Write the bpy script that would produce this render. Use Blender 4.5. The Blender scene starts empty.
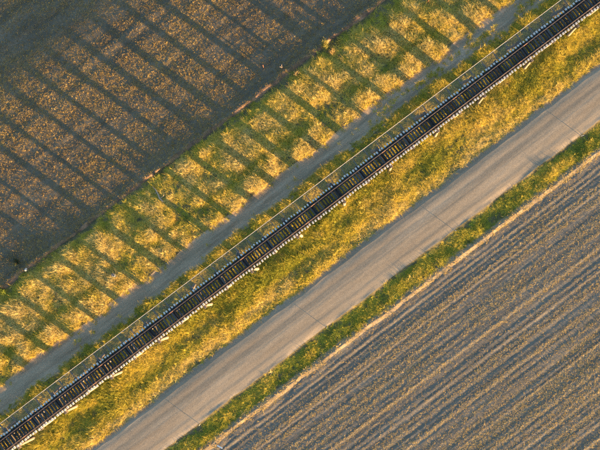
import bpy, bmesh, math, random
import numpy as np
from mathutils import Vector, Matrix

random.seed(7)
rng = np.random.default_rng(11)
sc = bpy.context.scene
R = math.radians

# ------------------------------------------------------------------ camera
# World: X runs along the railway (towards the photo's upper right), Y across it (towards the upper left), ground about z = 0.
ROLL = R(-37.06)
CAM = Vector((0.0, -0.4, 60.6))
cam_d = bpy.data.cameras.new('camera')
cam_d.sensor_width = 36.0
cam_d.lens = 24.5
cam_d.clip_start = 0.5
cam_d.clip_end = 6000
cam = bpy.data.objects.new('camera', cam_d)
sc.collection.objects.link(cam)
cam.location = CAM
cam.rotation_euler = (0, 0, ROLL)
sc.camera = cam

# ------------------------------------------------------------------ sky, sun, exposure
SUN_EL = R(3.65)
SUN_AZ = math.atan2(0.29, -0.957)          # clockwise from +Y, where the sun stands
world = bpy.data.worlds.new('World')
sc.world = world
world.use_nodes = True
wn = world.node_tree.nodes
wl = world.node_tree.links
bg = wn['Background']
sky = wn.new('ShaderNodeTexSky')
sky.sky_type = 'NISHITA'
sky.sun_disc = False
sky.sun_elevation = SUN_EL
sky.sun_rotation = SUN_AZ
sky.air_density = 1.0
sky.dust_density = 0.8
sky.ozone_density = 2.0
wl.new(sky.outputs[0], bg.inputs[0])
bg.inputs[1].default_value = 0.112

sun_d = bpy.data.lights.new('sun', 'SUN')
sun_d.energy = 5.0
sun_d.angle = R(0.55)
sun_d.color = (1.0, 0.62, 0.27)
sun = bpy.data.objects.new('sun', sun_d)
sc.collection.objects.link(sun)
sd = Vector((-0.29 * math.cos(SUN_EL), 0.957 * math.cos(SUN_EL), -math.sin(SUN_EL)))
sun.rotation_euler = sd.to_track_quat('-Z', 'Y').to_euler()
sun.location = (20, -60, 30)

sc.view_settings.view_transform = 'Standard'
sc.view_settings.look = 'None'
sc.view_settings.gamma = 1.0
sc.view_settings.use_curve_mapping = False
sc.view_settings.exposure = 2.97
sc.render.engine = 'CYCLES'
sc.cycles.max_bounces = 4
sc.cycles.diffuse_bounces = 2
sc.cycles.transmission_bounces = 2
sc.cycles.use_denoising = False

# ------------------------------------------------------------------ small helpers
COL = sc.collection

def link(o, parent=None):
    COL.objects.link(o)
    if parent is not None:
        o.parent = parent
    return o

def tag(o, label=None, cat=None, group=None, kind=None):
    if label: o['label'] = label
    if cat: o['category'] = cat
    if group: o['group'] = group
    if kind: o['kind'] = kind
    return o

def empty(name, loc=(0, 0, 0), rz=0.0):
    o = bpy.data.objects.new(name, None)
    o.empty_display_size = 0.3
    o.location = loc
    o.rotation_euler = (0, 0, rz)
    return link(o)

def mesh_obj(name, me, parent=None, loc=(0, 0, 0)):
    o = bpy.data.objects.new(name, me)
    o.location = loc
    return link(o, parent)

def bm_mesh(name, bm, mat=None, smooth=False):
    me = bpy.data.meshes.new(name)
    bm.normal_update()
    bm.to_mesh(me)
    bm.free()
    if mat: me.materials.append(mat)
    if smooth:
        me.polygons.foreach_set('use_smooth', [True] * len(me.polygons))
    return me

def box(bm, c, s, bevel=0.0):
    r = bmesh.ops.create_cube(bm, size=1.0)
    vs = r['verts']
    for v in vs:
        v.co = Vector((v.co.x * s[0] + c[0], v.co.y * s[1] + c[1], v.co.z * s[2] + c[2]))
    if bevel > 0:
        es = list({e for v in vs for e in v.link_edges})
        bmesh.ops.bevel(bm, geom=es, offset=bevel, segments=1, affect='EDGES')
    return vs

def tube(bm, pts, radii, seg=10, cap=True):
    """tapered tube through points"""
    rings = []
    for i, p in enumerate(pts):
        p = Vector(p)
        a = Vector(pts[max(i - 1, 0)]); b = Vector(pts[min(i + 1, len(pts) - 1)])
        d = (b - a).normalized()
        up = Vector((0, 0, 1)) if abs(d.z) < 0.9 else Vector((1, 0, 0))
        u = d.cross(up).normalized(); w = d.cross(u).normalized()
        ring = [bm.verts.new(p + (u * math.cos(2 * math.pi * k / seg) + w * math.sin(2 * math.pi * k / seg)) * radii[i]) for k in range(seg)]
        rings.append(ring)
    for a, b in zip(rings[:-1], rings[1:]):
        for k in range(seg):
            bm.faces.new((a[k], a[(k + 1) % seg], b[(k + 1) % seg], b[k]))
    if cap:
        bm.faces.new(rings[0][::-1]); bm.faces.new(rings[-1])
    bmesh.ops.recalc_face_normals(bm, faces=bm.faces[:])

# vectorised value noise
def _hash(ix, iy, s):
    h = (ix.astype(np.int64) * 374761393 + iy.astype(np.int64) * 668265263 + s * 1442695041) & 0xffffffff
    h = ((h ^ (h >> 13)) * 1274126177) & 0xffffffff
    return ((h ^ (h >> 16)) & 0xffffff) / float(0xffffff)

def vnoise(x, y, s=0):
    x = np.asarray(x, float); y = np.asarray(y, float)
    ix = np.floor(x); iy = np.floor(y)
    fx = x - ix; fy = y - iy
    fx = fx * fx * (3 - 2 * fx); fy = fy * fy * (3 - 2 * fy)
    a = _hash(ix, iy, s); b = _hash(ix + 1, iy, s); c = _hash(ix, iy + 1, s); d = _hash(ix + 1, iy + 1, s)
    return (a + (b - a) * fx) * (1 - fy) + (c + (d - c) * fx) * fy

def fbm(x, y, s=0, o=3):
    t = 0; a = 0.5; n = 0
    for k in range(o):
        t = t + a * vnoise(x * 2 ** k, y * 2 ** k, s + 17 * k); n += a; a *= 0.55
    return t / n

def sstep(a, b, x):
    t = np.clip((x - a) / (b - a), 0, 1)
    return t * t * (3 - 2 * t)

# ------------------------------------------------------------------ materials
def new_mat(name):
    m = bpy.data.materials.new(name)
    m.use_nodes = True
    nt = m.node_tree
    b = nt.nodes['Principled BSDF']
    b.inputs['Roughness'].default_value = 0.9
    b.inputs['Specular IOR Level'].default_value = 0.2
    return m, nt, b

def coords(nt, scale=(1, 1, 1), kind='Object'):
    tc = nt.nodes.new('ShaderNodeTexCoord')
    mp = nt.nodes.new('ShaderNodeMapping')
    mp.inputs['Scale'].default_value = scale
    nt.links.new(tc.outputs[kind], mp.inputs['Vector'])
    return mp.outputs['Vector']

def noise(nt, vec, scale, detail=4, rough=0.6):
    n = nt.nodes.new('ShaderNodeTexNoise')
    n.inputs['Scale'].default_value = scale
    n.inputs['Detail'].default_value = detail
    n.inputs['Roughness'].default_value = rough
    nt.links.new(vec, n.inputs['Vector'])
    return n.outputs['Fac']

def ramp(nt, fac, stops):
    r = nt.nodes.new('ShaderNodeValToRGB')
    cr = r.color_ramp
    while len(cr.elements) < len(stops): cr.elements.new(0.5)
    for e, (p, c) in zip(cr.elements, stops):
        e.position = p; e.color = (c[0], c[1], c[2], 1)
    nt.links.new(fac, r.inputs['Fac'])
    return r.outputs['Color']

def mix(nt, fac, a, b, mode='MIX'):
    m = nt.nodes.new('ShaderNodeMix'); m.data_type = 'RGBA'; m.blend_type = mode
    if isinstance(fac, float): m.inputs[0].default_value = fac
    else: nt.links.new(fac, m.inputs[0])
    for i, v in ((6, a), (7, b)):
        if isinstance(v, tuple): m.inputs[i].default_value = (*v[:3], 1)
        else: nt.links.new(v, m.inputs[i])
    return m.outputs[2]

def bump(nt, bsdf, h, strength=0.4, dist=0.02):
    b = nt.nodes.new('ShaderNodeBump')
    b.inputs['Strength'].default_value = strength
    b.inputs['Distance'].default_value = dist
    nt.links.new(h, b.inputs['Height'])
    nt.links.new(b.outputs['Normal'], bsdf.inputs['Normal'])

def ground_mat(name, c1, c2, c3, big=0.35, fine=5.0, stretch=(1, 1, 1), bs=0.4, bd=0.02, detail_mix=0.5):
    m, nt, b = new_mat(name)
    v = coords(nt, stretch)
    v2 = coords(nt)
    n1 = noise(nt, v, big, 5, 0.62)
    n2 = noise(nt, v2, fine, 4, 0.7)
    base = ramp(nt, n1, [(0.32, c1), (0.5, c2), (0.7, c3)])
    det = ramp(nt, n2, [(0.3, (0.55, 0.55, 0.55)), (0.7, (1.35, 1.35, 1.35))])
    col = mix(nt, detail_mix, base, det, 'MULTIPLY')
    nt.links.new(col, b.inputs['Base Color'])
    bump(nt, b, noise(nt, v2, fine * 1.7, 5, 0.7), bs, bd)
    return m

M = {}
M['soil_left'] = ground_mat('dark_soil', (0.085, 0.072, 0.053), (0.12, 0.102, 0.074), (0.165, 0.138, 0.10), 0.5, 4.0, (0.25, 1.0, 1), 0.6, 0.05)
M['soil_right'] = ground_mat('stubble_soil', (0.11, 0.096, 0.078), (0.152, 0.133, 0.108), (0.207, 0.182, 0.147), 1.6, 5.0, (0.04, 1.0, 1), 0.6, 0.04)
M['bank'] = ground_mat('bare_earth', (0.085, 0.062, 0.046), (0.17, 0.105, 0.067), (0.31, 0.185, 0.11), 0.8, 6.0, (1, 1, 1), 0.5, 0.03)
M['strawdirt'] = ground_mat('pale_dirt', (0.17, 0.13, 0.085), (0.24, 0.185, 0.12), (0.31, 0.24, 0.16), 1.0, 6.0, (0.4, 1, 1), 0.5, 0.03)
M['litter'] = ground_mat('grass_litter', (0.07, 0.068, 0.03), (0.12, 0.10, 0.05), (0.19, 0.145, 0.075), 0.8, 5.0, (0.5, 1, 1), 0.6, 0.04)
M['track'] = ground_mat('dirt_track_dust', (0.23, 0.17, 0.11), (0.34, 0.255, 0.168), (0.46, 0.35, 0.24), 0.8, 5.0, (0.12, 1.0, 1), 0.5, 0.02)
M['gravel'] = ground_mat('road_gravel', (0.24, 0.193, 0.138), (0.295, 0.238, 0.17), (0.355, 0.29, 0.21), 0.9, 8.0, (0.06, 0.8, 1), 0.6, 0.014, 0.65)
M['far'] = ground_mat('far_soil', (0.12, 0.10, 0.08), (0.17, 0.14, 0.11), (0.22, 0.18, 0.13), 0.02, 0.5, (1, 1, 1), 0.2, 0.05)

def foliage_mat(name, stops, trans=0.35):
    m, nt, b = new_mat(name)
    at = nt.nodes.new('ShaderNodeAttribute'); at.attribute_type = 'INSTANCER'; at.attribute_name = 'hue'
    oi = nt.nodes.new('ShaderNodeObjectInfo')
    col = ramp(nt, at.outputs['Fac'], stops)
    rv = ramp(nt, oi.outputs['Random'], [(0, (0.75, 0.75, 0.75)), (1, (1.25, 1.25, 1.25))])
    col = mix(nt, 1.0, col, rv, 'MULTIPLY')
    nt.links.new(col, b.inputs['Base Color'])
    tr = nt.nodes.new('ShaderNodeBsdfTranslucent')
    nt.links.new(col, tr.inputs['Color'])
    ms = nt.nodes.new('ShaderNodeMixShader'); ms.inputs[0].default_value = trans
    nt.links.new(b.outputs[0], ms.inputs[1]); nt.links.new(tr.outputs[0], ms.inputs[2])
    nt.links.new(ms.outputs[0], nt.nodes['Material Output'].inputs['Surface'])
    return m

GRASS_STOPS = [(0.0, (0.085, 0.12, 0.025)), (0.3, (0.30, 0.31, 0.040)), (0.55, (0.50, 0.41, 0.055)), (0.8, (0.63, 0.475, 0.11)), (1.0, (0.66, 0.52, 0.20))]
M['grass'] = foliage_mat('grass_blade', GRASS_STOPS)
M['stubble'] = foliage_mat('straw_stalk', [(0.0, (0.15, 0.10, 0.05)), (0.4, (0.37, 0.25, 0.08)), (0.7, (0.50, 0.35, 0.11)), (0.85, (0.52, 0.40, 0.15)), (1.0, (0.58, 0.46, 0.22))], 0.3)

def plain_mat(name, c1, c2, scale=6.0, rough=0.8, stretch=(1, 1, 1), spec=0.25, metal=0.0, bs=0.3, bd=0.01, rnd=0.0):
    m, nt, b = new_mat(name)
    b.inputs['Roughness'].default_value = rough
    b.inputs['Specular IOR Level'].default_value = spec
    b.inputs['Metallic'].default_value = metal
    v = coords(nt, stretch)
    n = noise(nt, v, scale, 5, 0.65)
    col = ramp(nt, n, [(0.3, c1), (0.7, c2)])
    if rnd > 0:
        oi = nt.nodes.new('ShaderNodeObjectInfo')
        rv = ramp(nt, oi.outputs['Random'], [(0, (1 - rnd,) * 3), (1, (1 + rnd,) * 3)])
        col = mix(nt, 1.0, col, rv, 'MULTIPLY')
    nt.links.new(col, b.inputs['Base Color'])
    bump(nt, b, n, bs, bd)
    return m

M['rust'] = plain_mat('rusty_rail_steel', (0.075, 0.05, 0.038), (0.13, 0.088, 0.066), 5.0, 0.55, (0.3, 1, 1), 0.4)
M['rust_bright'] = plain_mat('orange_rust', (0.42, 0.20, 0.10), (0.55, 0.29, 0.16), 8.0, 0.7)
M['timber_dark'] = plain_mat('tarred_timber', (0.028, 0.026, 0.026), (0.06, 0.053, 0.048), 4.0, 0.8, (0.3, 3, 3))
M['timber_pale'] = plain_mat('weathered_pale_timber', (0.14, 0.11, 0.085), (0.27, 0.215, 0.165), 5.0, 0.85, (1, 1, 0.25), 0.2, rnd=0.12)
M['timber_grey'] = plain_mat('weathered_grey_timber', (0.10, 0.085, 0.072), (0.19, 0.16, 0.135), 5.0, 0.85, (1, 1, 0.25), 0.2, rnd=0.12)
M['concrete'] = plain_mat('pale_concrete', (0.24, 0.195, 0.155), (0.34, 0.28, 0.22), 5.0, 0.85)
M['galv'] = plain_mat('galvanised_steel', (0.17, 0.19, 0.20), (0.27, 0.29, 0.30), 3.0, 0.55, spec=0.4)
M['rail_cream'] = plain_mat('cream_painted_rail', (0.13, 0.11, 0.075), (0.23, 0.19, 0.13), 2.0, 0.6, (0.4, 1, 1))
M['white'] = plain_mat('white_paint', (0.70, 0.70, 0.68), (0.82, 0.82, 0.80), 5.0, 0.6)
M['log'] = plain_mat('bleached_wood', (0.24, 0.19, 0.14), (0.40, 0.32, 0.24), 5.0, 0.85, (0.3, 2, 2))
M['stone'] = plain_mat('pale_stone', (0.33, 0.31, 0.29), (0.52, 0.50, 0.46), 6.0, 0.85)
M['dark_stone'] = plain_mat('dark_blue_stone', (0.07, 0.085, 0.10), (0.13, 0.15, 0.17), 6.0, 0.85)
M['red_wood'] = plain_mat('reddish_wood', (0.11, 0.05, 0.035), (0.18, 0.08, 0.05), 6.0, 0.8)

def sleeper_mat():
    m, nt, b = new_mat('sleeper_timber_with_white_ends')
    tc = nt.nodes.new('ShaderNodeTexCoord')
    sep = nt.nodes.new('ShaderNodeSeparateXYZ'); nt.links.new(tc.outputs['Object'], sep.inputs[0])
    ab = nt.nodes.new('ShaderNodeMath'); ab.operation = 'ABSOLUTE'; nt.links.new(sep.outputs['Y'], ab.inputs[0])
    oi = nt.nodes.new('ShaderNodeObjectInfo')
    # the paint line wanders a few centimetres from sleeper to sleeper
    jit = nt.nodes.new('ShaderNodeMath'); jit.operation = 'MULTIPLY_ADD'; jit.inputs[1].default_value = 0.08; jit.inputs[2].default_value = -0.04
    nt.links.new(oi.outputs['Random'], jit.inputs[0])
    ad = nt.nodes.new('ShaderNodeMath'); ad.operation = 'ADD'; nt.links.new(ab.outputs[0], ad.inputs[0]); nt.links.new(jit.outputs[0], ad.inputs[1])
    v = coords(nt, (3, 0.6, 3))
    n = noise(nt, v, 6, 5, 0.7)
    ad2 = nt.nodes.new('ShaderNodeMath'); ad2.operation = 'MULTIPLY_ADD'; ad2.inputs[1].default_value = 0.10
    nt.links.new(n, ad2.inputs[0]); nt.links.new(ad.outputs[0], ad2.inputs[2])
    gt = nt.nodes.new('ShaderNodeMapRange'); gt.inputs[1].default_value = 1.11; gt.inputs[2].default_value = 1.15
    nt.links.new(ad2.outputs[0], gt.inputs[0])
    dark = ramp(nt, n, [(0.3, (0.028, 0.03, 0.032)), (0.7, (0.068, 0.07, 0.072))])
    rv = ramp(nt, oi.outputs['Random'], [(0, (0.5,) * 3), (0.5, (0.9,) * 3), (1, (1.6,) * 3)])
    dark = mix(nt, 1.0, dark, rv, 'MULTIPLY')
    wht = ramp(nt, n, [(0.25, (0.30, 0.29, 0.275)), (0.6, (0.62, 0.61, 0.58))])
    nt.links.new(mix(nt, gt.outputs[0], dark, wht), b.inputs['Base Color'])
    bump(nt, b, n, 0.3, 0.01)
    return m
M['sleeper'] = sleeper_mat()

# ------------------------------------------------------------------ terrain
# cross-section of the ground, v = straightened distance across the railway
PROFILE = [(-80, 0.0), (-19.6, 0.0), (-18.9, 0.02), (-18.35, 0.15), (-17.6, -0.04), (-16.4, -0.10), (-15.3, -0.04), (-14.8, 0.10), (-13.6, 0.15), (-11.6, 0.18),
           (-9.6, 0.17), (-8.75, 0.14), (-8.1, -0.05), (-6.5, -0.02), (-2.2, 0.12), (0.5, 0.10), (3.3, 0.12), (3.9, 0.0), (5.5, 0.03), (7.1, 0.03), (7.6, 0.07), (9.6, 0.10),
           (10.6, 0.02), (11.6, 0.12), (16.8, 0.17), (18.4, 0.02), (18.75, 0.28), (18.95, 0.29), (19.5, 0.14), (24, 0.12), (34, 0.06), (80, 0.05)]
VK = np.array([p[0] for p in PROFILE], float)
ZK = np.array([p[1] for p in PROFILE], float)

def ridge_lines(v, x, seed, step, amp):
    """uneven long lines left by the machines, parallel to the railway"""
    vv = v + 0.08 * (fbm(x * 0.012, v * 0.1, seed + 5, 2) - 0.5)
    n = fbm(x * 0.008, vv / step, seed, 1)
    m = fbm(x * 0.010, vv / (step * 0.37), seed + 3, 2)
    return amp * ((n - 0.5) * 1.6 + (m - 0.5) * 0.9)

def height(x, v):
    z = np.interp(v, VK, ZK)
    fl = sstep(20.0, 21.0, v)
    fr = sstep(19.0, 20.0, -v)
    z = z + fl * (ridge_lines(v, x, 40, 1.1, 0.05) + 0.05 * (fbm(x * 1.4, v * 1.4, 3, 2) - 0.5))
    z = z + fr * (ridge_lines(v, x, 60, 0.95, 0.036) + 0.022 * (fbm(x * 0.012, v * 2.3, 9, 2) - 0.5) + 0.025 * (fbm(x * 0.9, v * 2.8, 19, 2) - 0.5) + 0.016 * fbm(x * 0.03, v * 0.25, 66, 2) * np.cos(v * 2 * math.pi / 0.95 + 3 * fbm(x * 0.004, v * 0.12, 67, 2)))
    z = z + fr * np.exp(-((v + 22.5) / 4.5) ** 4) * 0.008 * np.cos(v * 2 * math.pi / 0.72 + 0.8 * fbm(x * 0.02, v * 0.1, 65, 2))
    bank = np.exp(-((v - 18.9) / 0.45) ** 2)
    z = z + bank * 0.42 * (fbm(x * 0.25, 0 * x, 21, 3) - 0.5) + bank * 0.10 * (fbm(x * 1.7, v * 2, 22, 2) - 0.5)
    dirt = np.exp(-((v + 18.3) / 0.4) ** 2)
    z = z + dirt * 0.12 * (fbm(x * 0.5, v, 23, 3) - 0.5)
    road = sstep(-15, -14, v) * (1 - sstep(-8.9, -8.4, v))
    z = z + road * (0.004 * (fbm(x * 0.008, v * 1.6, 31, 2) - 0.5) + 0.003 * (fbm(x * 0.01, v * 5.0, 32, 1) - 0.5) + 0.010 * (fbm(x * 1.2, v * 1.6, 33, 2) - 0.5) - 0.008 * (np.exp(-((v + 10.4) / .45) ** 2) + np.exp(-((v + 13.0) / .4) ** 2)))
    path = np.exp(-((v - 5.5) / 1.6) ** 4)
    ruts = np.exp(-((v - 4.75) / 0.28) ** 2) + np.exp(-((v - 6.3) / 0.28) ** 2)
    z = z + path * (-0.05 * ruts + 0.04 * (fbm(x * 0.2, v * 1.5, 35, 3) - 0.5))
    rest = (1 - fl) * (1 - fr) * (1 - road) * (1 - path)
    z = z + rest * 0.22 * (fbm(x * 0.35, v * 0.6, 51, 3) - 0.5)
    return z

WOB = {19.0: (0.55, 0.5), 18.45: (0.4, 0.35), 7.4: (0.9, 0.22), 3.7: (0.8, 0.25), -7.9: (0.25, 0.25), -14.8: (0.2, 0.3), -17.7: (0.35, 0.3), -18.9: (0.35, 0.3)}
def wob(b, x):
    if b not in WOB: return 0 * x
    a, f = WOB[b]
    return a * (fbm(x * f, 0 * x + b, 77, 3) - 0.5) * 1.6

def warp(v, x):
    """straightened v -> real y"""
    ks = sorted(WOB)
    y = v.copy() if hasattr(v, 'copy') else np.array(v, float)
    grid = np.array([-80.0] + ks + [80.0])
    offs = np.stack([0 * x] + [wob(k, x) for k in ks] + [0 * x])       # (K, N)
    idx = np.clip(np.searchsorted(grid, v) - 1, 0, len(grid) - 2)
    t = (v - grid[idx]) / (grid[idx + 1] - grid[idx])
    far = np.clip(1 - np.abs(v - np.clip(v, -18.9, 19.0)) / 2.0, 0, 1)
    ar = np.arange(len(x))
    inner = offs[idx, ar] * (1 - t) + offs[idx + 1, ar] * t
    return v + np.where(idx == 0, offs[1] * far, np.where(idx == len(grid) - 2, offs[-2] * far, inner))

XE, YE = 72.0, 78.0
def strip(name, v0, v1, dv, dx, mat):
    nv = max(2, int(round((v1 - v0) / dv)) + 1); nx = int(round(2 * XE / dx)) + 1
    vs = np.linspace(v0, v1, nv); xs = np.linspace(-XE, XE, nx)
    Xg, Vg = np.meshgrid(xs, vs)
    xf, vf = Xg.ravel(), Vg.ravel()
    # boundary offsets computed per column once
    yf = warp(vf, xf)
    zf = height(xf, vf)
    co = np.stack([xf, yf, zf], 1)
    i = np.arange(nv * nx).reshape(nv, nx)
    q = np.stack([i[:-1, :-1].ravel(), i[:-1, 1:].ravel(), i[1:, 1:].ravel(), i[1:, :-1].ravel()], 1)
    me = bpy.data.meshes.new(name)
    me.vertices.add(len(co)); me.vertices.foreach_set('co', co.ravel())
    me.loops.add(q.size); me.loops.foreach_set('vertex_index', q.ravel().astype(np.int32))
    me.polygons.add(len(q)); me.polygons.foreach_set('loop_start', np.arange(0, q.size, 4, dtype=np.int32))
    me.update(calc_edges=True)
    me.polygons.foreach_set('use_smooth', np.ones(len(q), bool))
    me.materials.append(mat)
    o = mesh_obj(name, me)
    o['kind'] = 'structure'
    return o

strip('field', 19.0, YE, 0.17, 0.5, M['soil_left'])
strip('earth_bank', 18.45, 19.0, 0.055, 0.3, M['bank'])
strip('ground', 7.4, 18.45, 0.3, 0.5, M['litter'])
strip('dirt_track', 3.7, 7.4, 0.1, 0.3, M['track'])
strip('ground', -7.9, 3.7, 0.3, 0.5, M['litter'])
strip('road', -14.8, -7.9, 0.08, 0.4, M['gravel'])
strip('road_verge', -17.7, -14.8, 0.2, 0.4, M['litter'])
strip('field_margin', -18.9, -17.7, 0.1, 0.3, M['strawdirt'])
strip('field', -YE, -18.9, 0.13, 0.5, M['soil_right'])

bm = bmesh.new()
O = 3500.0
a = [bm.verts.new(p) for p in ((-XE, -YE, 0), (XE, -YE, 0), (XE, YE, 0), (-XE, YE, 0))]
b_ = [bm.verts.new(p) for p in ((-O, -O, 0), (O, -O, 0), (O, O, 0), (-O, O, 0))]
for k in range(4):
    bm.faces.new((b_[k], b_[(k + 1) % 4], a[(k + 1) % 4], a[k]))
bm.normal_update()
tag(mesh_obj('ground', bm_mesh('ground', bm, M['far'])), kind='structure')

# ------------------------------------------------------------------ railway viaduct
BENT = 4.13
BENT_X0 = -1.2
Z_BASE = -0.25
CAP_B, CAP_T = 2.55, 2.90
STR_T = 3.36
SLP_T = 3.50
NB = 14
viaduct = empty('railway_viaduct', (0, 0, 0))
tag(viaduct, 'long low railway viaduct of timber bents with a mesh walkway and handrail on one side', 'viaduct')

def cap_mesh(half, mat):
    bm = bmesh.new(); box(bm, (0, 0, 0), (0.36, 2 * half, CAP_T - CAP_B), 0.02)
    return bm_mesh('cap_beam', bm, mat)

def pile_mesh(y0, y1, r0, r1, mat):
    bm = bmesh.new()
    ztop = CAP_B - (CAP_B + CAP_T) / 2
    zb = Z_BASE - (CAP_B + CAP_T) / 2
    n = 5
    pts = [(0.01 * math.sin(i * 2.1), y0 + (y1 - y0) * i / n, ztop + (zb - ztop) * i / n) for i in range(n + 1)]
    tube(bm, pts, [r0 + (r1 - r0) * i / n for i in range(n + 1)], 12)
    return bm_mesh('pile', bm, mat, True)

cap_wide = cap_mesh(1.80, M['timber_grey'])
cap_narrow = cap_mesh(1.52, M['timber_grey'])
rakers = [pile_mesh(-1.5, -1.95, 0.20, 0.27, M['timber_pale']), pile_mesh(1.5, 1.95, 0.22, 0.27, M['timber_grey'])]
outers = [pile_mesh(-1.25, -1.32, 0.21, 0.24, M['timber_pale']), pile_mesh(1.25, 1.32, 0.21, 0.24, M['timber_grey'])]
inners = [pile_mesh(-0.55, -0.55, 0.22, 0.24, M['timber_grey']), pile_mesh(0.55, 0.55, 0.22, 0.24, M['timber_grey'])]
ztop = CAP_B - (CAP_B + CAP_T) / 2
def brace_mesh(s):
    bm = bmesh.new()
    a = Vector((0.22 * s, -1.30 * s, ztop + 0.05)); b = Vector((0.22 * s, 1.40 * s, ztop - 2.0))
    d = b - a
    vs = box(bm, (0, 0, 0), (0.08, d.length, 0.2), 0.01)
    q = Vector((0, 1, 0)).rotation_difference(d.normalized()).to_matrix()
    for v in bm.verts: v.co = q @ v.co + (a + b) / 2
    return bm_mesh('cross_brace', bm, M['timber_grey'])
braces = [brace_mesh(-1), brace_mesh(1)]
foot_bm = bmesh.new(); tube(foot_bm, [(0, 0, -0.3), (0, 0, 0.12), (0, 0, 0.2)], [0.38, 0.36, 0.28], 12)
footing = bm_mesh('footing', foot_bm, M['concrete'], False)

for k in range(-NB, NB + 1):
    x = BENT_X0 + BENT * k
    wide = (k % 2 == 0)
    cap = mesh_obj('cap_beam', cap_wide if wide else cap_narrow, viaduct, (x + random.uniform(-.12, .12), random.uniform(-.04, .04), (CAP_B + CAP_T) / 2))
    cap.rotation_euler.z = R(random.uniform(-0.8, 0.8))
    for me in (rakers if wide else outers) + inners:
        p = mesh_obj('pile', me, cap, (random.uniform(-.07, .07), random.uniform(-.05, .05), 0))
        p.rotation_euler = (R(random.uniform(-.6, .6)), R(random.uniform(-1.2, 1.2)), random.uniform(0, 0.3))
    for me in braces:
        mesh_obj('cross_brace', me, cap)
    if wide:
        for s in (-1,):
            mesh_obj('footing', footing, cap, (0, 1.97 * s, 0.0 - (CAP_B + CAP_T) / 2))

# stringers, two runs under each rail, in lengths that break over the bents
strg = bmesh.new(); box(strg, (0, 0, 0), (BENT * 2 - 0.015, 0.27, STR_T - CAP_T), 0.012)
strg = bm_mesh('stringer', strg, M['timber_dark'])
for k in range(-NB, NB, 2):
    for j, y in enumerate((-0.94, -0.645, 0.645, 0.94)):
        mesh_obj('stringer', strg, viaduct, (BENT_X0 + BENT * (k + 1), y, (CAP_T + STR_T) / 2))

# walkway: brackets, mesh panels, edge beam, handrail
WY0, WY1 = 1.42, 2.66
WZ = 3.40
br = bmesh.new()
box(br, (0, 1.85, 0), (0.06, 1.76, 0.12), 0.006)
tube(br, [(0, 1.2, -0.42), (0, 2.5, -0.06)], [0.03, 0.03], 6)
br = bm_mesh('walkway_bracket', br, M['galv'])
for k in range(-NB * 2, NB * 2 + 1):
    x = BENT_X0 + BENT * k / 2 + 0.25
    mesh_obj('walkway_bracket', br, viaduct, (x, 0, WZ - 0.11))
pm = bmesh.new()
L = BENT - 0.03
nlong = 19
for i in range(nlong):
    y = WY0 + 0.01 + (WY1 - WY0 - 0.02) * i / (nlong - 1)
    box(pm, (0, y - (WY0 + WY1) / 2, 0), (L, 0.007, 0.03))
nc = 24
for i in range(nc):
    box(pm, (-L / 2 + 0.02 + (L - 0.04) * i / (nc - 1), 0, 0.001), (0.007, WY1 - WY0, 0.024))
panel = bm_mesh('mesh_panel', pm, M['galv'])
for k in range(-NB, NB):
    mesh_obj('mesh_panel', panel, viaduct, (BENT_X0 + BENT * (k + 0.5) + 0.25, (WY0 + WY1) / 2, WZ))
eb = bmesh.new(); box(eb, (0, 0, 0), (2 * NB * BENT, 0.05, 0.14), 0.006)
mesh_obj('edge_beam', bm_mesh('edge_beam', eb, M['galv']), viaduct, (BENT_X0, WY1 + 0.03, WZ - 0.02))
hr = bmesh.new(); box(hr, (0, 0, 0), (2 * NB * BENT, 0.055, 0.05), 0.01)
hand = mesh_obj('handrail', bm_mesh('handrail', hr, M['rail_cream']), viaduct, (BENT_X0, WY1 + 0.04, WZ + 1.02))
mr = bmesh.new(); tube(mr, [(-NB * BENT, 0, 0), (NB * BENT, 0, 0)], [0.018, 0.018], 6)
mid = bm_mesh('middle_wire', mr, M['galv'])
mesh_obj('middle_wire', mid, hand, (0, 0, -0.5))
ps = bmesh.new(); box(ps, (0, 0, -0.54), (0.06, 0.06, 1.02), 0.005)
post = bm_mesh('handrail_post', ps, M['galv'])
for k in range(-NB * 2, NB * 2 + 1):
    mesh_obj('handrail_post', post, hand, (BENT * k / 2 + 0.25, 0.0, 0))

# ------------------------------------------------------------------ the track on the viaduct
track = empty('railway_track', (0, 0, STR_T))
tag(track, 'single railway track with rusty rails and dark sleepers with white ends on the viaduct', 'railway track')
slp = []
for w in (0.235, 0.25, 0.22):
    bm = bmesh.new(); box(bm, (0, 0, 0), (w, 2.72, SLP_T - STR_T), 0.012)
    slp.append(bm_mesh('sleeper', bm, M['sleeper']))
SP = 0.467
ns = 245
for i in range(ns):
    x = (i - ns / 2) * SP + random.gauss(0, 0.02)
    o = mesh_obj('sleeper', slp[i % 3 if random.random() < .7 else 0], track, (x, random.gauss(0, 0.032), (SLP_T - STR_T) / 2))
    o.rotation_euler.z = R(random.gauss(0, 0.8))
PROF = [(-0.07, 0), (0.07, 0), (0.07, 0.012), (0.012, 0.03), (0.010, 0.115), (0.036, 0.125), (0.036, 0.152), (0.030, 0.16), (-0.030, 0.16), (-0.036, 0.152), (-0.036, 0.125), (-0.010, 0.115), (-0.012, 0.03), (-0.07, 0.012)]
RL = ns * SP / 2
bm = bmesh.new()
A = [bm.verts.new((-RL, y, z)) for y, z in PROF]; B = [bm.verts.new((RL, y, z)) for y, z in PROF]
for k in range(len(PROF)):
    bm.faces.new((A[k], A[(k + 1) % len(PROF)], B[(k + 1) % len(PROF)], B[k]))
bm.faces.new(A[::-1]); bm.faces.new(B)
bmesh.ops.recalc_face_normals(bm, faces=bm.faces[:])
rail_me = bm_mesh('rail', bm, M['rust'])
jb = bmesh.new()
for s in (-1, 1): box(jb, (0, 0.033 * s, 0.072), (0.62, 0.042, 0.085), 0.008)
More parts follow.
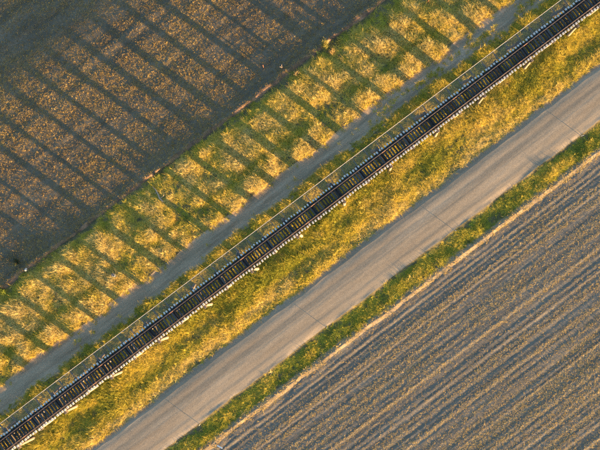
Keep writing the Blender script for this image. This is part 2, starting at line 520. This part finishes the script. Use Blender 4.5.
for i in (-2, -1, 1, 2): tube(jb, [(i * 0.12, -0.075, 0.075), (i * 0.12, 0.075, 0.075)], [0.016, 0.016], 6)
joint = bm_mesh('joint_bar', jb, M['rust_bright'])
for s in (-1, 1):
    rl = mesh_obj('rail', rail_me, track, (0, 0.755 * s, SLP_T - STR_T))
    for k in range(-4, 5):
        mesh_obj('joint_bar', joint, rl, (k * 12.4 + (1.0 if s < 0 else 3.1), 0, 0))
# ------------------------------------------------------------------ vegetation by instancing
def blade_tuft(name, n, h, spread, lean, width, mat, seed, seg=3, flat=0.0):
    r = random.Random(seed)
    vs, fs = [], []
    for i in range(n):
        a = r.uniform(0, 2 * math.pi); rr = spread * math.sqrt(r.random())
        bx, by = rr * math.cos(a), rr * math.sin(a)
        da = a + r.gauss(0, 0.9)
        hh = h * r.uniform(0.55, 1.15); ln = lean * hh * r.uniform(0.3, 1.5)
        if r.random() < flat: hh *= 0.15; ln = lean * h * 2.0
        w = width * r.uniform(0.6, 1.3)
        px, py = -math.sin(da) * w / 2, math.cos(da) * w / 2
        b0 = len(vs)
        for k in range(seg):
            t = k / seg
            x = bx + math.cos(da) * ln * t ** 1.7; y = by + math.sin(da) * ln * t ** 1.7; z = hh * (t - 0.18 * t * t * lean) - 0.03
            ww = 1 - 0.55 * t
            vs.append((x - px * ww, y - py * ww, z)); vs.append((x + px * ww, y + py * ww, z))
        vs.append((bx + math.cos(da) * ln, by + math.sin(da) * ln, hh * (1 - 0.18 * lean) - 0.03))
        for k in range(seg - 1):
            p = b0 + 2 * k
            fs.append((p, p + 1, p + 3, p + 2))
        p = b0 + 2 * (seg - 1)
        fs.append((p, p + 1, p + 2))
    me = bpy.data.meshes.new(name); me.from_pydata(vs, [], fs); me.materials.append(mat)
    return bpy.data.objects.new(name, me)

grass_protos = [blade_tuft('grass_tuft', 30, 0.50, 0.20, 0.95, 0.028, M['grass'], 1),
                blade_tuft('grass_tuft', 34, 0.42, 0.24, 1.0, 0.030, M['grass'], 2),
                blade_tuft('grass_tuft', 26, 0.58, 0.19, 0.8, 0.026, M['grass'], 3),
                blade_tuft('leafy_weed', 26, 0.26, 0.20, 1.4, 0.075, M['grass'], 4)]
stub_protos = [blade_tuft('stubble_tuft', 12, 0.20, 0.13, 0.6, 0.034, M['stubble'], 11, 2, 0.2),
               blade_tuft('stubble_tuft', 14, 0.17, 0.16, 0.8, 0.034, M['stubble'], 12, 2, 0.3),
               blade_tuft('straw', 10, 0.15, 0.18, 1.2, 0.032, M['stubble'], 13, 2, 0.7)]

def scatter(name, pts, scale, rot, hue, kind, protos):
    me = bpy.data.meshes.new(name)
    n = len(pts)
    me.vertices.add(n); me.vertices.foreach_set('co', pts.astype(np.float32).ravel())
    def attr(an, ty, val, key):
        at = me.attributes.new(an, ty, 'POINT'); at.data.foreach_set(key, np.ascontiguousarray(val).ravel())
    attr('scl', 'FLOAT_VECTOR', scale.astype(np.float32), 'vector')
    attr('rot', 'FLOAT_VECTOR', rot.astype(np.float32), 'vector')
    attr('hue', 'FLOAT', hue.astype(np.float32), 'value')
    attr('kind', 'INT', kind.astype(np.int32), 'value')
    o = mesh_obj(name, me)
    ng = bpy.data.node_groups.new(name + '_scatter', 'GeometryNodeTree')
    ng.interface.new_socket('Geometry', in_out='INPUT', socket_type='NodeSocketGeometry')
    ng.interface.new_socket('Geometry', in_out='OUTPUT', socket_type='NodeSocketGeometry')
    N, Lk = ng.nodes, ng.links
    gi = N.new('NodeGroupInput'); go = N.new('NodeGroupOutput')
    def named(an, ty):
        q = N.new('GeometryNodeInputNamedAttribute'); q.data_type = ty; q.inputs['Name'].default_value = an
        return q.outputs['Attribute']
    rs, ss, ks = named('rot', 'FLOAT_VECTOR'), named('scl', 'FLOAT_VECTOR'), named('kind', 'INT')
    jn = N.new('GeometryNodeJoinGeometry')
    for i, p in enumerate(protos):
        oi = N.new('GeometryNodeObjectInfo'); oi.inputs['Object'].default_value = p
        cp = N.new('FunctionNodeCompare'); cp.data_type = 'INT'; cp.operation = 'EQUAL'
        ins = [s for s in cp.inputs if s.type == 'INT']
        Lk.new(ks, ins[0]); ins[1].default_value = i
        ip = N.new('GeometryNodeInstanceOnPoints')
        Lk.new(gi.outputs[0], ip.inputs['Points'])
        Lk.new(cp.outputs['Result'], ip.inputs['Selection'])
        Lk.new(oi.outputs['Geometry'], ip.inputs['Instance'])
        Lk.new(rs, ip.inputs['Rotation']); Lk.new(ss, ip.inputs['Scale'])
        Lk.new(ip.outputs['Instances'], jn.inputs[0])
    Lk.new(jn.outputs[0], go.inputs[0])
    md = o.modifiers.new('scatter', 'NODES'); md.node_group = ng
    o['kind'] = 'stuff'
    return o

HALF_W = 60.6 * 18 / 24.5
CR, SR = math.cos(-ROLL), math.sin(-ROLL)
def in_view(x, y, m=5.0):
    dx, dy = x - CAM.x, y - CAM.y
    ix = dx * CR - dy * SR
    iy = dx * SR + dy * CR
    return (np.abs(ix) < HALF_W + m) & (np.abs(iy) < HALF_W * 0.75 + m)

def sample(v0, v1, dens):
    n = int((v1 - v0) * 132 * dens)
    x = rng.uniform(-66, 66, n); v = rng.uniform(v0, v1, n)
    y = warp(v, x)
    k = in_view(x, y)
    return x[k], v[k], y[k]

def emit(name, x, v, y, hgt, wid, hue, kind, protos, label, cat, tilt=0.12):
    z = height(x, v)
    n = len(x)
    sc3 = np.stack([wid, wid, hgt], 1)
    rot = np.stack([rng.normal(0, tilt, n), rng.normal(0, tilt, n), rng.uniform(0, 6.283, n)], 1)
    o = scatter(name, np.stack([x, y, z], 1), sc3, rot, np.clip(hue, 0, 1), kind, protos)
    tag(o, label, cat)
    return o

# --- dry grass between the dirt track and the left field
x, v, y = sample(7.2, 18.6, 15)
patch = fbm(x * 0.25, v * 0.35, 101, 3)
swale = np.exp(-((v - 10.6) / 0.6) ** 2) * sstep(0.25, 0.6, fbm(x * 0.08, v * 0, 109, 2))
edge = sstep(7.2, 8.0, v) * (1 - 0.9 * sstep(17.2, 18.1, v))
keep = rng.random(len(x)) < edge * (0.5 + 0.9 * sstep(0.3, 0.5, patch))
x, v, y, patch, swale = (q[keep] for q in (x, v, y, patch, swale))
tus = vnoise(x * 1.5, v * 1.5, 107)
med = fbm(x * 0.55, v * 0.7, 108, 2)
hgt = (0.35 + 0.75 * sstep(0.32, 0.62, patch) + 0.45 * sstep(0.45, 0.75, med)) * (0.65 + 0.6 * tus) * (1 - 0.35 * swale) * (1 - 0.5 * sstep(15.8, 17.6, v)) * rng.uniform(0.85, 1.15, len(x))
hue = 0.84 + 0.55 * (patch - 0.5) + 0.4 * (med - 0.5) + 0.2 * (tus - 0.5) - 0.3 * swale - 0.25 * sstep(15.5, 18.0, v) + 0.35 * (fbm(x * 0.6, v * 0.6, 103, 2) - 0.5) + rng.normal(0, 0.10, len(x))
emit('dry_grass', x, v, y, hgt, rng.uniform(0.85, 1.35, len(x)), hue, rng.choice(4, len(x), p=[.36, .34, .24, .06]), grass_protos,
     'tall dry golden grass between the dirt track and the dark field', 'grass')

# --- tufts on the crown of the dirt track, thicker where it narrows
x, v, y = sample(3.9, 7.2, 13)
mid = np.exp(-((v - 5.45) / 0.45) ** 2) + 0.8 * np.exp(-((v - 3.9) / 0.5) ** 2) + 0.7 * np.exp(-((v - 7.2) / 0.35) ** 2)
keep = rng.random(len(x)) < mid * (np.where(np.abs(v - 5.5) > 1.0, 0.45, 0.04) + 0.85 * sstep(12, 24, x)) * sstep(0.3, 0.6, fbm(x * 0.4, v * 0.8, 161, 2))
x, v, y = x[keep], v[keep], y[keep]
emit('track_grass', x, v, y, rng.uniform(0.3, 0.65, len(x)), rng.uniform(0.6, 1.0, len(x)), 0.6 + rng.normal(0, 0.15, len(x)), rng.choice(4, len(x)), grass_protos,
     'sparse tufts of grass between the wheel ruts of the dirt track', 'grass')

# --- short grass beside and under the viaduct
x, v, y = sample(-1.6, 4.7, 15)
patch = fbm(x * 0.3, v * 0.5, 111, 3)
keep = rng.random(len(x)) < (1 - sstep(3.6, 4.5, v)) * (0.5 + 0.9 * sstep(0.3, 0.55, patch))
x, v, y, patch = (q[keep] for q in (x, v, y, patch))
hgt = (0.35 + 0.55 * sstep(0.35, 0.7, patch)) * rng.uniform(0.7, 1.2, len(x))
hue = 0.58 + 0.6 * (patch - 0.5) + 0.3 * (fbm(x * 0.7, v * 0.7, 113, 2) - 0.5) + rng.normal(0, 0.10, len(x))
emit('short_grass', x, v, y, hgt, rng.uniform(0.8, 1.2, len(x)), hue, rng.choice(4, len(x), p=[.3, .42, .1, .18]), grass_protos,
     'short olive grass growing under the viaduct and up to the dirt track', 'grass')

# --- lush yellow-green grass between the viaduct and the road
x, v, y = sample(-8.3, -1.6, 16)
patch = fbm(x * 0.16, v * 0.55, 121, 3)
streak = fbm(x * 0.10, v * 1.1, 122, 2)
keep = rng.random(len(x)) < sstep(-8.0, -7.75, v) * (0.6 + 0.8 * sstep(0.3, 0.5, patch))
x, v, y, patch, streak = (q[keep] for q in (x, v, y, patch, streak))
tus = vnoise(x * 1.1, v * 1.6, 127)
hgt = (0.45 + 0.65 * sstep(0.35, 0.7, patch)) * (0.7 + 0.5 * tus) * rng.uniform(0.7, 1.2, len(x))
hue = 0.50 + 0.22 * sstep(3.5, 7.0, -v) + 0.7 * (streak - 0.5) + 0.3 * (fbm(x * 0.7, v * 0.7, 123, 2) - 0.5) + rng.normal(0, 0.09, len(x))
emit('roadside_grass', x, v, y, hgt, rng.uniform(0.85, 1.3, len(x)), hue, rng.choice(4, len(x), p=[.38, .34, .18, .10]), grass_protos,
     'lush yellow green grass between the viaduct and the gravel road', 'grass')

# --- green verge on the far side of the road
x, v, y = sample(-18.0, -14.3, 17)
patch = fbm(x * 0.3, v * 0.6, 131, 3)
keep = rng.random(len(x)) < (1 - sstep(-15.5, -14.9, v)) * sstep(-18.0, -17.4, v) * (0.35 + 1.1 * sstep(0.3, 0.5, patch))
x, v, y, patch = (q[keep] for q in (x, v, y, patch))
hgt = (0.30 + 0.5 * sstep(0.35, 0.7, patch)) * (0.65 + 0.7 * vnoise(x * 1.3, v * 1.5, 137)) * rng.uniform(0.7, 1.2, len(x)) * (1 - 0.75 * sstep(-16.4, -15.2, v))
hue = 0.42 + 0.8 * (patch - 0.5) + 0.40 * sstep(-15.6, -14.6, v) + 0.3 * (fbm(x * 0.8, v * 0.8, 133, 2) - 0.5) + rng.normal(0, 0.10, len(x))
emit('verge_grass', x, v, y, hgt, rng.uniform(0.8, 1.2, len(x)), hue, rng.choice(4, len(x), p=[.3, .34, .06, .30]), grass_protos,
     'green weedy grass along the verge between the gravel road and the striped field', 'grass')

# --- stubble on the left field
x, v, y = sample(18.7, 62, 44)
patch = fbm(x * 0.09, v * 0.14, 141, 3)
rows = 0.5 + 0.5 * np.cos(v * 2 * math.pi / 0.62 + 2 * fbm(x * 0.1, v * 0.1, 142, 2))
keep = rng.random(len(x)) < (0.55 + 0.65 * sstep(0.3, 0.6, patch)) * (0.7 + 0.3 * rows)
x, v, y, patch = (q[keep] for q in (x, v, y, patch))
hue = 0.45 + 0.5 * (patch - 0.5) + rng.normal(0, 0.16, len(x))
emit('field_stubble', x, v, y, rng.uniform(0.45, 0.85, len(x)), rng.uniform(0.42, 0.85, len(x)), hue, rng.choice(3, len(x)), stub_protos,
     'sparse straw stubble on the dark ploughed field', 'stubble', 0.25)

# --- stubble and straw swaths on the right field
x, v, y = sample(-62, -18.6, 44)
sw = 0.7 * fbm(x * 0.008, v * 1.5, 151, 2) + 0.3 * fbm(x * 0.12, v * 0.3, 152, 2)
keep = rng.random(len(x)) < 0.16 + 0.75 * sstep(0.44, 0.62, sw) + 0.25 * sstep(34, 44, -v)
x, v, y, sw = (q[keep] for q in (x, v, y, sw))
hue = 0.80 + 0.5 * (sw - 0.5) + rng.normal(0, 0.15, len(x))
emit('straw_swaths', x, v, y, rng.uniform(0.3, 0.7, len(x)), rng.uniform(0.4, 0.75, len(x)), hue, rng.choice(3, len(x), p=[.3, .3, .4]), stub_protos,
     'lines of straw stubble on the harvested field beyond the road', 'stubble', 0.25)

# --- dry straw along the field margin
x, v, y = sample(-19.2, -17.4, 18)
keep = rng.random(len(x)) < (0.25 + 0.6 * fbm(x * 0.4, v, 171, 2)) * np.exp(-((v + 18.3) / 0.75) ** 4)
x, v, y = x[keep], v[keep], y[keep]
emit('margin_straw', x, v, y, rng.uniform(0.5, 1.2, len(x)), rng.uniform(0.8, 1.5, len(x)), 0.85 + rng.normal(0, 0.12, len(x)), rng.choice(3, len(x)), stub_protos,
     'dry straw along the pale field margin beside the green verge', 'straw', 0.25)

# ------------------------------------------------------------------ single things
def to_world(px, py, z=0.0):
    """photo pixel (600 x 450) -> ground point, used to survey where things stand"""
    f = 600 * 24.5 / 36.0
    h = CAM.z - z
    dx = (px - 300) * h / f; dy = -(py - 225) * h / f
    return Vector((CAM.x + dx * CR + dy * SR, CAM.y - dx * SR + dy * CR, z))

def gz(x, y):
    return float(height(np.array([x]), np.array([y]))[0])

# slim roadside guide posts at the road's far edge
gp = bmesh.new(); box(gp, (0, 0, 0.27), (0.065, 0.04, 0.66), 0.008)
gp_me = bm_mesh('post', gp, M['white'])
rf = bmesh.new(); box(rf, (0, 0, 0), (0.045, 0.012, 0.09), 0.003)
rf_me = bm_mesh('reflector', rf, M['rust_bright'])
where = ['nearest the lower left end of the road', 'second from the lower left end of the road', 'second from the upper right end of the road', 'nearest the upper right end of the road']
for x, wd in zip((-29.6, -6.0, 17.8, 41.2), where):
    yy = float(warp(np.array([-14.95]), np.array([x]))[0])
    g = empty('guide_post', (x, yy, gz(x, -14.95)), R(random.uniform(-8, 8)))
    tag(g, 'slim white roadside guide post, the one ' + wd, 'post', 'guide posts along the road')
    mesh_obj('post', gp_me, g)
    for s in (-1, 1):
        mesh_obj('reflector', rf_me, g, (0, 0.026 * s, 0.5))

def shrub(name, px, py, r, h, hue, label, n=420, seed=0):
    p = to_world(px, py)
    z = gz(p.x, p.y)
    root = empty(name, (p.x, p.y, z))
    tag(root, label, 'shrub')
    rr = random.Random(seed)
    st = bmesh.new()
    tips = []
    for i in range(7):
        a = rr.uniform(0, 6.28); q = rr.uniform(0.3, 0.8) * r
        tip = (q * math.cos(a), q * math.sin(a), h * rr.uniform(0.6, 0.95)); tips.append(tip)
        tube(st, [(0.05 * math.cos(a), 0.05 * math.sin(a), -0.1), (tip[0] * .5, tip[1] * .5, tip[2] * .6), tip], [0.03, 0.02, 0.008], 5)
    mesh_obj('stem', bm_mesh('stem', st, M['red_wood']), root)
    vs, fs = [], []
    for i in range(n):
        t = rr.choice(tips)
        c = Vector(t) * rr.uniform(0.55, 1.05) + Vector((rr.gauss(0, .28 * r), rr.gauss(0, .28 * r), rr.gauss(0, .16 * h)))
        if c.z < 0.03: c.z = 0.03 + rr.random() * 0.1
        u = Vector((rr.gauss(0, 1), rr.gauss(0, 1), rr.gauss(0, .7))).normalized(); w = u.orthogonal().normalized()
        w = Matrix.Rotation(rr.uniform(0, 6.28), 3, u) @ w
        s = rr.uniform(0.05, 0.10)
        b0 = len(vs)
        vs += [tuple(c - u * s), tuple(c + w * s * .45), tuple(c + u * s), tuple(c - w * s * .45)]
        fs.append((b0, b0 + 1, b0 + 2, b0 + 3))
    me = bpy.data.meshes.new('foliage'); me.from_pydata(vs, [], fs)
    m, nt, b = new_mat('shrub_leaf')
    nn = noise(nt, coords(nt), 7.0, 3)
    col = ramp(nt, nn, [(0.3, tuple(c * 0.7 for c in hue)), (0.7, tuple(c * 1.3 for c in hue))])
    nt.links.new(col, b.inputs['Base Color'])
    tr = nt.nodes.new('ShaderNodeBsdfTranslucent'); nt.links.new(col, tr.inputs['Color'])
    ms = nt.nodes.new('ShaderNodeMixShader'); ms.inputs[0].default_value = 0.35
    nt.links.new(b.outputs[0], ms.inputs[1]); nt.links.new(tr.outputs[0], ms.inputs[2]); nt.links.new(ms.outputs[0], nt.nodes['Material Output'].inputs['Surface'])
    me.materials.append(m)
    mesh_obj('foliage', me, root)
    return root

shrub('shrub', 324, 47, 0.75, 0.95, (0.26, 0.24, 0.06), 'bright yellow green shrub on the field edge bank, the largest one', 700, 1)
shrub('shrub', 331, 53, 0.45, 0.6, (0.36, 0.26, 0.10), 'small golden shrub just below the largest yellow green shrub', 300, 2)
shrub('shrub', 19, 262, 0.55, 0.7, (0.045, 0.06, 0.03), 'dark green bush alone on the field behind the bank', 420, 3)
shrub('shrub', 3, 292, 0.7, 0.6, (0.22, 0.26, 0.04), 'lime green bush at the left end of the earth bank', 420, 4)
shrub('shrub', 296, 74, 0.42, 0.55, (0.36, 0.27, 0.12), 'round pale golden shrub beside the stump on the bank', 300, 5)
shrub('shrub', 158, 176, 0.5, 0.5, (0.20, 0.22, 0.05), 'yellow green shrub above the fallen pale branch', 300, 6)
shrub('shrub', 338, 43, 0.5, 0.55, (0.05, 0.075, 0.03), 'dark green shrub right of the largest yellow green shrub', 350, 7)

# fallen branch in the dry grass
a, b = to_world(153.5, 187), to_world(164, 202)
d = b - a
lg = empty('fallen_branch', ((a.x + b.x) / 2, (a.y + b.y) / 2, 0), math.atan2(d.y, d.x))
tag(lg, 'long pale fallen branch lying in the dry grass below the bank', 'branch')
L = d.length
bm = bmesh.new()
tube(bm, [(-L / 2, 0, 0.34), (-L / 4, 0.14, 0.44), (0.0, 0.05, 0.48), (L / 4, -0.10, 0.44), (L / 2, 0.02, 0.36)], [0.05, 0.08, 0.10, 0.11, 0.12], 10)
mesh_obj('trunk', bm_mesh('trunk', bm, M['log'], True), lg)
bm = bmesh.new()
tube(bm, [(0.25 * L, -0.05, 0.42), (0.28 * L, 0.4, 0.55), (0.22 * L, 0.8, 0.62)], [0.06, 0.045, 0.02], 8)
tube(bm, [(-0.1 * L, 0, 0.46), (-0.15 * L, -0.3, 0.3), (-0.2 * L, -0.5, 0.0)], [0.06, 0.05, 0.03], 8)
tube(bm, [(0.4 * L, 0, 0.4), (0.42 * L, 0.1, 0.2), (0.4 * L, 0.15, -0.05)], [0.07, 0.06, 0.05], 8)
mesh_obj('side_branch', bm_mesh('side_branch', bm, M['log'], True), lg)

# weathered stump on the bank
p = to_world(281.5, 68)
stp = empty('stump', (p.x, p.y, gz(p.x, p.y)))
tag(stp, 'small weathered stump with bare prongs standing on the field side of the bank', 'stump')
bm = bmesh.new(); tube(bm, [(0, 0, -0.15), (0, 0, 0.2), (0.05, 0, 0.38)], [0.17, 0.13, 0.09], 9)
mesh_obj('trunk', bm_mesh('trunk', bm, M['timber_pale'], True), stp)
for i, (ax, ay) in enumerate(((0.24, 0.22), (-0.27, 0.12), (0.06, -0.22))):
    bm = bmesh.new(); tube(bm, [(0.02, 0, 0.26), (ax * .6, ay * .6, 0.42), (ax, ay, 0.5)], [0.06, 0.045, 0.02], 7)
    mesh_obj('prong', bm_mesh('prong', bm, M['timber_pale'], True), stp)

def rock(px, py, sx, sy, sz, mat, label, seed, cat='rock', lift=0.0):
    p = to_world(px, py)
    bm = bmesh.new(); bmesh.ops.create_icosphere(bm, subdivisions=2, radius=1.0)
    rr = random.Random(seed)
    for v_ in bm.verts:
        k = 1 + rr.uniform(-.16, .16)
        v_.co = Vector((v_.co.x * sx * k, v_.co.y * sy * k, v_.co.z * sz * k))
    o = mesh_obj('rock', bm_mesh('rock', bm, mat), None, (p.x, p.y, gz(p.x, p.y) + sz * 0.4 + lift))
    o.rotation_euler.z = rr.uniform(0, 6)
    tag(o, label, cat)
    return o
rock(27.5, 269.5, 0.26, 0.17, 0.17, M['stone'], 'small pale flat rock on the bank near its left end', 1)
rock(115, 275, 0.42, 0.3, 0.38, M['dark_stone'], 'dark grey blue rock among the dry grass beside the dirt track', 2, lift=0.1)

# white board on the field margin, reddish post by the grass
a, b = to_world(217.3, 445), to_world(222.5, 447.6)
d = b - a
bm = bmesh.new(); box(bm, (0, 0, 0), (d.length, 0.16, 0.05), 0.01)
box(bm, (d.length * 0.3, 0, -0.04), (0.1, 0.14, 0.05), 0.01)
wb = mesh_obj('board', bm_mesh('board', bm, M['white']), None, ((a.x + b.x) / 2, (a.y + b.y) / 2, 0.14))
wb.rotation_euler = (R(3), R(-4), math.atan2(d.y, d.x))
tag(wb, 'short white board lying on the pale field margin', 'board')

for px, py, hh, lab in ((263.5, 68, 0.95, 'thin reddish wooden post on the dark field above the bank'), (427, 3, 1.0, 'reddish wooden post in the dry grass at the top edge')):
    p = to_world(px, py)
    q = empty('wooden_post', (p.x, p.y, gz(p.x, p.y)), random.uniform(0, 1))
    tag(q, lab, 'post')
    bm = bmesh.new(); tube(bm, [(0, 0, -0.2), (0.01, 0, hh * .5), (0.03, 0.02, hh)], [0.065, 0.06, 0.05], 8)
    mesh_obj('shaft', bm_mesh('shaft', bm, M['red_wood']), q)
    bm = bmesh.new(); tube(bm, [(0.02, 0.0, hh * .72), (0.35, 0.5, -0.1)], [0.04, 0.04], 7)
    mesh_obj('stay', bm_mesh('stay', bm, M['red_wood']), q)
